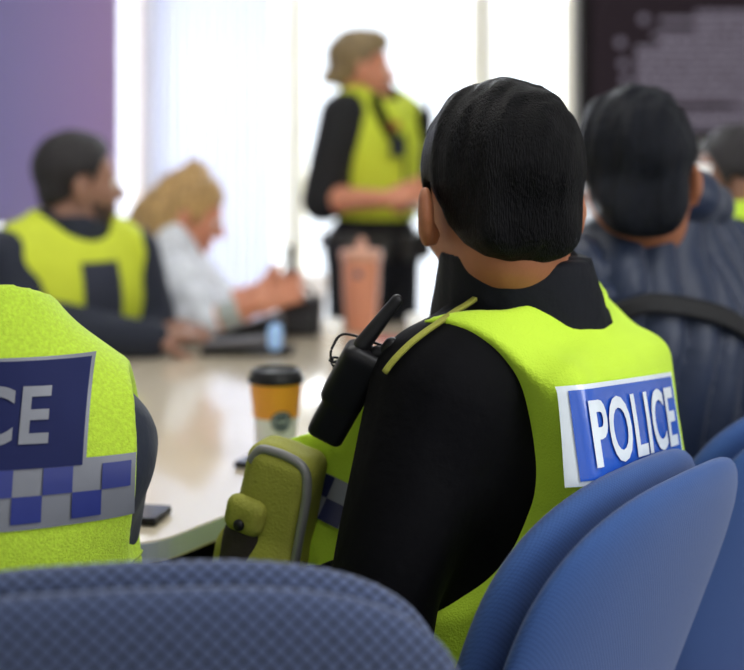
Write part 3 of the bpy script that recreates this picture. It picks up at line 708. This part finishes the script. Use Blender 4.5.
def quilt(X):
    q = T.loc(X); s = q[..., 0]+.25*q[..., 2]*np.sign(q[..., 0]); return (.016*(1-np.abs(np.sin(math.pi*s/.062))**.5)).astype(np.float32)
def quilt_arm(X):
    q = T.loc(X); return (.015*(1-np.abs(np.sin(math.pi*(q[..., 2]+.18*q[..., 0])/.052))**.5)).astype(np.float32)
jk = link('puffer_jacket', sdf_mesh(inflate(torso_ops(T, 1.10, 1.05, 1.02), .026)+[S(cap(T(0, 0, .54), T(0, .04, .75), .075, .09), .02), D(quilt), D(wrinkle(.003, 30)), I(lambda X: -.04-T.loc(X)[..., 2])], .0055), NAVQ, pC)
for sh, el, wr in armsC:
    link('jacket_sleeve', sdf_mesh(inflate(arm_ops(sh, el, wr), .030)+[D(quilt_arm), D(wrinkle(.003, 30))], .0055), NAVQ, jk)
link('jacket_collar', sdf_mesh([U(cap(T(-.075, -.05, .55), T(-.01, -.095, .57), .034, .040)), U(cap(T(-.01, -.095, .57), T(.07, -.065, .555), .040, .034), .02), U(cap(T(.07, -.065, .555), T(.09, .04, .50), .034, .024), .02), U(cap(T(-.075, -.05, .55), T(-.085, .04, .52), .034, .026), .02), D(wrinkle(.003, 45))], .005), NAVQ, jk)
stp = spline([T(-.10, .06, .53), T(-.09, -.09, .515), T(-.0, -.165, .45), T(.09, -.175, .36), T(.15, -.15, .22), T(.19, -.06, .1)], 10)
jv = inflate(torso_ops(T, 1.10, 1.05, 1.02), .033)
link('shoulder_strap', ribbon(jv, [T(-.20, -.03, .42), T(-.15, -.10, .41), T(-.09, -.13, .395), T(-.03, -.165, .375), T(.05, -.175, .32), T(.11, -.15, .22), T(.14, -.10, .1)], .030, .001), mat('black_webbing', (.005, .005, .006), .7), jk)
link('side_panel', ribbon(jv, [T(.08, -.16, .38), T(.085, -.165, .28), T(.085, -.165, .15)], .07, .006), mat('dark_panel_cloth', (.014, .018, .03), .7), jk)

# ---- officer beyond him at the right edge, drinking
T = Fr((.82, 2.34, .575), frame(62, 4)); Hd = Fr((.790, 2.36, 1.148), frame(72, 4))
shl, shr = T(-.17, 0, .45), T(.17, 0, .45)
cupc = P(695, 184, 2.32)
armsD = [(shl, T(-.20, .12, .22), cupc+V(.075, .01, -.085)), (shr, T(.22, .05, .17), V(.42, 2.62, .765))]
hands = [hand_ops(armsD[0][2], V(-.62, -.1, .75), V(-.6, .5, -.4), -1, 38, .9), hand_ops(armsD[1][2], V(-.8, .2, 0), V(0, 0, -1), 1, 20)]
pD, torD, armD = person('dark-haired seated officer in a lime vest at the right edge beyond the quilted jacket', (.83, 2.34, 0), T, Hd, armsD, seated_legs(T, V(-.9, .42, 0), .38), SKIN_DARK, hands=hands)  # darker skin colour stands in for the shade on this officer
short_hair(Hd, pD, HAIRN)
link('vest', sdf_mesh(vest_ops(T, 1, 1, 1.0, .022, zmin=0, hole=(.26, .33, .075, .09, .15)), .006), LIME, pD)
collar(T, pD, BLACKF, hh=.006)
pc = empty('paper_cup', cupc); tag(pc, 'small white paper cup held up by the officer at the right edge', 'cup')
PW = mat('white_paper_added_glow', (.88, .87, .84), .5, emit=((1, .98, .95), .3))  # slight emission stands in for backlight coming through the white
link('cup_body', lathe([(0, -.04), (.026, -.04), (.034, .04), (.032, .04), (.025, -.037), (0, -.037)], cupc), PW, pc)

# ---- standing officer
T = Fr((.005, 3.84, .93), frame(-138, 2)); Hd = Fr((-.035, 3.80, 1.555), frame(-84, 3))
shl, shr = T(-.150, 0, .455), T(.155, 0, .465)
elR = P(324, 199, 3.72); wrR = P(388, 199, 3.57); elL = T(-.22, .02, .20); wrL = P(398, 205, 3.62)
armsE = [(shr, elR, wrR), (shl, elL, wrL)]
hands = [hand_ops(wrR, V(.95, -.1, .25), V(.0, .6, -.6), 1, 22, .95), hand_ops(wrL, V(.55, -.5, .35), V(-.3, .6, .6), -1, 40, .9)]
legE = []
for s in (-1, 1): legE.append((T(s*.09, 0, .0), T(s*.11, .02, -.43), T(s*.12, 0, -.83)))
pE, torE, armE = person('standing officer with light brown hair in a yellow vest addressing the table', (.0, 3.84, 0), T, Hd, armsE, legE, SKIN_PALE, hands=hands, w=.88, L=1.05, fem=True, sleeve=1.02, shirt=mat('black_shirt_far', (.008, .008, .010), .8), shirt_t=.018)
xt = [U(Hd.e((0, -.11, -.035), (.03, .03, .026)), .02), U(Hd.e((0, .045, .105), (.05, .045, .03)), .03)]
short_hair(Hd, pE, HAIRT, t=.016, extra=xt, ys=(-.16, -.06, -.04, .0, .03, .06, .08, .12), zs=(-.085, -.07, -.05, .0, .045, .06, .07, .10), h=.005)
vE = vest_ops(T, .90, 1, 1.05, .022, hole=(.25, .36, .085, .09, .14), zmin=.11, neck_r=.075)
ves = link('vest', sdf_mesh(vE, .006), LIME_FAR, pE)
ff, rr = T.R[:, 1], T.R[:, 0]
link('zip', patch_mesh(vE, T(-.0, .12, .24), ff, -rr, T.R[:, 2], .014, .34, .003, 4, 30), mat('zip_dark', (.05, .07, .02), .6), ves)
link('body_camera', sdf_mesh([U(Fr(T(.045, .155, .36), T.R).b((0, 0, 0), (.022, .014, .035), .006))], .004), NAVYF, ves)
link('orange_badge', sdf_mesh([U(Fr(T(.035, .13, .43), T.R).b((0, 0, 0), (.02, .012, .014), .005))], .004), mat('orange_badge_plastic', (.45, .16, .04), .5), ves)
link('shoulder_radio', sdf_mesh([U(Fr(T(-.14, .10, .44), T.R).b((0, 0, 0), (.024, .018, .05), .008)), U(cap(T(-.15, .10, .48), T(-.165, .10, .56), .008, .006), .006)], .004), BLKP, ves)
link('lapel', ribbon(vE, [T(.075, .05, .51), T(.07, .12, .44), T(.035, .14, .37)], .045, .005), BLACKF, ves)
collar(T, pE, BLACKF, L=1.05, h=.05, r=(.08, .07), hh=.006)
belt = link('duty_belt', sdf_mesh(inflate(torso_ops(T, .98, 1.02, 1.05), .036)+[I(lambda X: np.abs(T.loc(X)[..., 2]-.035)-.028)], .007), mat('black_duty_belt', (.012, .012, .013), .5), pE)
for x, y in ((-.17, .08), (-.10, .145), (.10, .145), (.17, .08), (0.0, .165)):
    link('belt_pouch', sdf_mesh([U(Fr(T(x, y, .02), T.R @ frame(-x*180)).b((0, 0, 0), (.028, .022, .045), .008))], .006), mat('belt_pouch_leather', (.03, .027, .025), .4), belt)

# ---- far left seated officer with a dark beard
T = Fr((-.80, 2.84, .52), frame(-132, 6)); Hd = Fr((-.757, 2.84, 1.158), frame(-68, 2))
shr, shl = T(.185, 0, .455), T(-.185, 0, .455)
armsF = [(shr, P(28, 326, 2.64), P(128, 341, 2.70)), (shl, T(-.22, .10, .2), P(150, 326, 2.90))]
hands = [hand_ops(armsF[0][2]+V(.05, .02, 0), V(.92, .35, .1), V(0, .2, -1), -1, 24), hand_ops(armsF[1][2], V(.9, .2, 0), V(0, 0, -1), 1, 20)]
pF, torF, armF = person('bearded seated officer with dark hair in a lime and navy vest, facing right', (-.80, 2.84, 0), T, Hd, [(armsF[0][0], armsF[0][1], armsF[0][2]+V(.05, .02, 0)), armsF[1]], seated_legs(T, V(.93, -.2, 0), .36), SKIN_DARK, hands=hands, w=1.05, shirt=NAVYF, shirt_t=.02)
short_hair(Hd, pF, HAIRN, t=.013)
link('beard', sdf_mesh([U(Hd.e((0, .028, -.035), (.0612, .0695, .0835))), U(Hd.e((0, .062, -.095), (.0275, .0255, .0215)), .03), I(lambda X: (Hd.loc(X)[..., 2]+.045-np.clip((.03-Hd.loc(X)[..., 1])*.9, 0, .05))), I(lambda X: .005-Hd.loc(X)[..., 1]+0*X[..., 0]), S(Hd.c((-.014, .1, -.066), (.014, .1, -.066), .010), .004)], .005), mat('dark_beard', (.075, .045, .032), .8, bump=(200, .6)), pF)
vF = vest_ops(T, 1.05, 1, 1.02, .030, hole=(.255, .35, .085, .10, .16), zmin=-.02, neck_r=.085, veeh=.40)
ves = link('vest', sdf_mesh(vF, .006), LIME_FAR, pF); ff, rr = T.R[:, 1], T.R[:, 0]
link('chest_panel', patch_mesh(vF, T(.0, .12, .31), ff, -rr, T.R[:, 2], .11, .30, .005, 16, 16), mat('navy_vest_panel', (.02, .025, .05), .6), ves)
link('chest_panel', patch_mesh(vF, T(.0, .12, .08), ff, -rr, T.R[:, 2], .10, .13, .005, 16, 16), MATS['navy_vest_panel'], ves)
link('chest_light', sdf_mesh([U(Fr(T(-.04, .16, .20), T.R).b((0, 0, 0), (.02, .012, .02), .005))], .004), mat('yellow_plastic', (.75, .52, .03), .4), ves)
collar(T, pF, NAVYF, L=1.02, hh=.006)

# ---- fair-haired woman
T = Fr((-.715, 3.31, .48), frame(-86, 16)); Hd = Fr((-.553, 3.36, 1.067), frame(-88, 22))
shr, shl = T(.165, 0, .44), T(-.165, 0, .44)
aR = (shr, P(200, 329, 3.02), P(258, 304, 3.0)); aL = (shl, P(222, 310, 3.28), P(262, 290, 3.26))
hands = [hand_ops(aR[2], V(.95, .1, .35), V(-.1, .9, -.3), 1, 30, .88), hand_ops(aL[2], V(.9, -.1, .25), V(-.1, -.9, -.3), -1, 30, .88)]
hm = [U(Hd.e((0, -.014, .036), (.088, .108, .098))), U(Hd.e((0, -.075, -.035), (.088, .07, .10)), .05), U(cap(Hd(0, -.09, -.06), Hd(0, -.125, -.155), .078, .062), .04), U(cap(Hd(.05, -.035, .02), Hd(.072, -.055, -.12), .045, .035), .03), U(cap(Hd(-.05, -.035, .02), Hd(-.072, -.055, -.12), .045, .035), .03), U(Hd.e((0, -.04, .135), (.03, .035, .025)), .03)]
wf = lambda X: (.006*np.sin(Hd.loc(X)[..., 0]*150+3*np.sin(Hd.loc(X)[..., 2]*40))*np.cos(Hd.loc(X)[..., 1]*120+2.5*np.sin(Hd.loc(X)[..., 2]*45))).astype(np.float32)
SH = mat('pale_grey_patterned_cotton', (.66, .69, .75), .8, bump=(60, .4), var=(22, .28))
pG, torG, armG = person('seated woman with long golden hair in a pale patterned shirt', (-.715, 3.31, 0), T, Hd, [aR, aL], seated_legs(T, V(.98, .0, 0), .36), SKIN_PALE, hands=hands, w=.88, L=1.0, fem=True, sleeve=.98, shirt=SH, shirt_t=.020)
link('hair', sdf_mesh(hm+[D(wf), D(wrinkle(.004, 60)), I(lambda X: np.interp(Hd.loc(X)[..., 1], (-.2, .0, .02, .05, .075, .1), (-.3, -.22, -.10, .03, .065, .09)).astype(np.float32)-Hd.loc(X)[..., 2], .012)], .005), HAIRG, pG)
c1 = aR[2]+(aR[1]-aR[2])*.42; c2 = aR[2]+(aR[1]-aR[2])*.58
link('wrist_cuff', sdf_mesh([U(cap(c1, c2, .040, .042))], .004), mat('pale_grey_cuff', (.42, .46, .44), .7), pG)

# ------------------------------------------------------------------ things on the table
def coffee_cup(px, py, d):
    c = P(px, py, d); c[2] = TZ+.001; r = empty('takeaway_coffee_cup', c); tag(r, 'takeaway coffee cup with black lid, orange band and dark round logo', 'cup')
    h = .128; r0, r1 = .027, .0395; rad_ = lambda z: r0+(r1-r0)*z/h
    b = link('cup_body', lathe([(0, 0), (r0, 0), (r0+.001, .003), (rad_(.072), .072), (rad_(h), h)], c), mat('white_cup_card', (.80, .82, .86), .4), r)
    link('orange_band', lathe([(rad_(.072)+.0006, .072), (rad_(h)+.0006, h-.003)], c), mat('orange_cup_print', (.85, .36, .04), .4), b)
    link('lid', lathe([(rad_(h)+.003, h-.004), (rad_(h)+.0035, h+.003), (rad_(h)+.001, h+.005), (rad_(h)-.002, h+.014), (rad_(h)-.006, h+.016), (rad_(h)-.008, h+.011), (0, h+.011)], c), BLKP, r)
    # round logo wrapped on the front
    def wrap(pts, off): return [c+V((rad_(z)+off)*math.sin(a), -(rad_(z)+off)*math.cos(a), z) for a, z in pts]
    def disc(R, zc, ac, off, r_in=0, n=36):
        rr_ = rad_(zc); pts, fs = [], []
        for q in (r_in, R):
            for k in range(n): t = 2*math.pi*k/n; pts.append((ac+q*math.cos(t)/rr_, zc+q*math.sin(t)))
        for k in range(n): fs.append((k, (k+1) % n, n+(k+1) % n, n+k))
        return mesh(wrap(pts, off), fs)
    lg = link('round_logo', disc(.0160, .069, .33, .0014), mat('logo_dark_blue', (.03, .05, .10), .4), b)
    link('logo_ring', disc(.0130, .069, .33, .0019, .0118), mat('logo_pale', (.6, .68, .75), .4), lg)
    bm = flat_text('CAFE', .0090, .0002, .9); rr_ = rad_(.069)
    for v in bm.verts:
        a, z = .33+v.co.x/rr_, .069+v.co.y; q = wrap([(a, z)], .0019)[0]; v.co = Vector(q)
    link('logo_bars', bm_mesh(bm), MATS['logo_pale'], lg)
coffee_cup(276, 455, 1.68)
# coral tumbler
c = P(361, 331, 3.2); c[2] = TZ+.001; r = empty('coral_tumbler', c); tag(r, 'tall coral pink lidded tumbler in front of the standing officer', 'tumbler')
COR = mat('coral_pink_plastic', (.80, .33, .20), .35, var=(5, .08)); b = link('tumbler_body', lathe([(0, 0), (.042, 0), (.045, .004), (.052, .10), (.056, .20), (.056, .205)], c), COR, r)
l = link('lid', lathe([(.056, .205), (.061, .207), (.062, .228), (.056, .236), (.02, .238), (0, .238)], c), mat('coral_lid', (.74, .40, .29), .35), r)
link('spout', sdf_mesh([U(cap(c+V(0, 0, .236), c+V(.002, 0, .258), .018, .014))], .004), MATS['coral_lid'], l)
link('logo', sdf_mesh([U(ell(c+V(-.008, -.0545, .168), (.012, .003, .013)))], .002), mat('logo_slate', (.12, .12, .18), .5), b)
# conference phone
c = P(246, 352, 2.78); c[2] = TZ; r = empty('conference_phone', c); tag(r, 'black wedge-shaped desk device with silver bar and pale blue end', 'phone')
Wd = V(c[0], c[1], 0)
link('base', bm_mesh(slab(rounded([(c[0]-.11, c[1]-.06), (c[0]+.12, c[1]-.06), (c[0]+.12, c[1]+.08), (c[0]-.11, c[1]+.08)], .02), TZ+.001, TZ+.014)), BLKP, r)
bm = bmesh.new(); pr = [(-.09, .03), (-.085, .045), (.075, .098), (.09, .095), (.09, .035), (-.08, .012)]
va = [bm.verts.new((c[0]+x, c[1]-.02, TZ+z)) for x, z in pr]; vb = [bm.verts.new((c[0]+x, c[1]+.07, TZ+z)) for x, z in pr]
bm.faces.new(va[::-1]); bm.faces.new(vb)
for i in range(len(pr)): bm.faces.new((va[i], va[(i+1) % len(pr)], vb[(i+1) % len(pr)], vb[i]))
bmesh.ops.recalc_face_normals(bm, faces=bm.faces[:]); bmesh.ops.bevel(bm, geom=bm.edges[:], offset=.005, segments=2, affect='EDGES'); link('wedge_body', bm_mesh(bm), BLKP, r)
link('silver_bar', sdf_mesh([U(cap(c+V(-.085, -.045, .028), c+V(.06, -.045, .038), .013, .016))], .004), mat('brushed_silver', (.16, .16, .18), .3, metal=.8), r)
link('blue_end', sdf_mesh([U(rbox(c+V(.078, -.048, .048), (.017, .022, .032), np.eye(3), .014))], .004), mat('pale_blue_plastic', (.38, .60, .95), .3, emit=((.3, .5, .9), .25)), r)
# black phone by the cup and one at the near table edge
def slab_phone(px, py, d, rz_, label, sx=.036, sy=.07):
    c = P(px, py, d); r = empty('mobile_phone', (c[0], c[1], TZ)); tag(r, label, 'phone')
    M = Matrix.Rotation(math.radians(rz_), 3, 'Z')
    box_obj('phone_body', (c[0], c[1], TZ+.0055), (sx*2, sy*2, .009), BLKP, r, .003, M); box_obj('phone_screen', (c[0], c[1], TZ+.0105), (sx*1.86, sy*1.9, .0008), mat('black_glass', (.005, .005, .007), .08), r, 0, M)
slab_phone(272, 465, 1.66, 70, 'black mobile phone lying beside the orange-banded coffee cup', .03, .05)
slab_phone(138, 521, 1.40, 80, 'black mobile phone at the near table edge beside the left officer', .03, .035)
# cups, bottle and camera bag by the woman
def cup(px, d, h, r, label, name='paper_cup'):
    c = P(px, 300, d); c[2] = TZ+.001; e = empty(name, c); tag(e, label, 'cup')
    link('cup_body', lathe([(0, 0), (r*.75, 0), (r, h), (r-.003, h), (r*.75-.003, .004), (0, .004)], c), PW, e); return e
cup(313, 3.30, .155, .043, 'tall white paper cup behind the black camera bag')
e = cup(332, 3.05, .05, .03, 'small round white cup left of the coral tumbler', 'small_cup')
e = cup(422, 2.95, .075, .042, 'white mug on the far side of the POLICE-patch officer', 'white_mug')
link('handle', tube(spline([P(434, 300, 2.95)*V(1, 1, 0)+V(-.004, 0, TZ+.06), P(434, 300, 2.95)*V(1, 1, 0)+V(.02, 0, TZ+.05), P(434, 300, 2.95)*V(1, 1, 0)+V(.02, 0, TZ+.025), P(434, 300, 2.95)*V(1, 1, 0)+V(-.006, 0, TZ+.015)]), .005, 8), PW, e)
c = P(300, 300, 3.12); c[2] = TZ; e = empty('camera_bag', c); tag(e, 'black camera bag on the table between the woman and the coral tumbler', 'bag')
BAG = mat('black_bag_nylon', (.02, .02, .024), .6, bump=(80, .4))
b = link('bag_body', sdf_mesh([U(rbox(c+V(0, 0, .052), (.062, .05, .05), np.eye(3), .018)), D(wrinkle(.004, 40))], .005), BAG, e)
link('lid_flap', sdf_mesh([U(rbox(c+V(0, -.004, .098), (.066, .054, .010), np.eye(3), .009))], .004), BAG, e)
link('front_pocket', sdf_mesh([U(rbox(c+V(.0, -.056, .04), (.042, .014, .03), np.eye(3), .009))], .004), BAG, e)
link('bag_handle', tube(spline([c+V(-.04, 0, .10), c+V(-.03, 0, .135), c+V(.03, 0, .135), c+V(.04, 0, .10)]), .006, 8), BAG, e)
c = P(291, 300, 3.34); c[2] = TZ+.001; e = empty('spray_bottle', c); tag(e, 'dark slim bottle standing behind the black camera bag', 'bottle')
link('bottle_body', lathe([(0, 0), (.026, 0), (.028, .006), (.028, .14), (.024, .16), (.011, .18), (.011, .20)], c), mat('dark_grey_bottle', (.07, .08, .10), .3), e)
link('cap', lathe([(.013, .198), (.014, .2), (.013, .235), (.008, .245), (0, .245)], c), BLKP, e)
c = P(404, 300, 2.98); e = empty('red_folder', (c[0], c[1], TZ)); tag(e, 'thin red folder lying on the table right of the coral tumbler', 'folder')
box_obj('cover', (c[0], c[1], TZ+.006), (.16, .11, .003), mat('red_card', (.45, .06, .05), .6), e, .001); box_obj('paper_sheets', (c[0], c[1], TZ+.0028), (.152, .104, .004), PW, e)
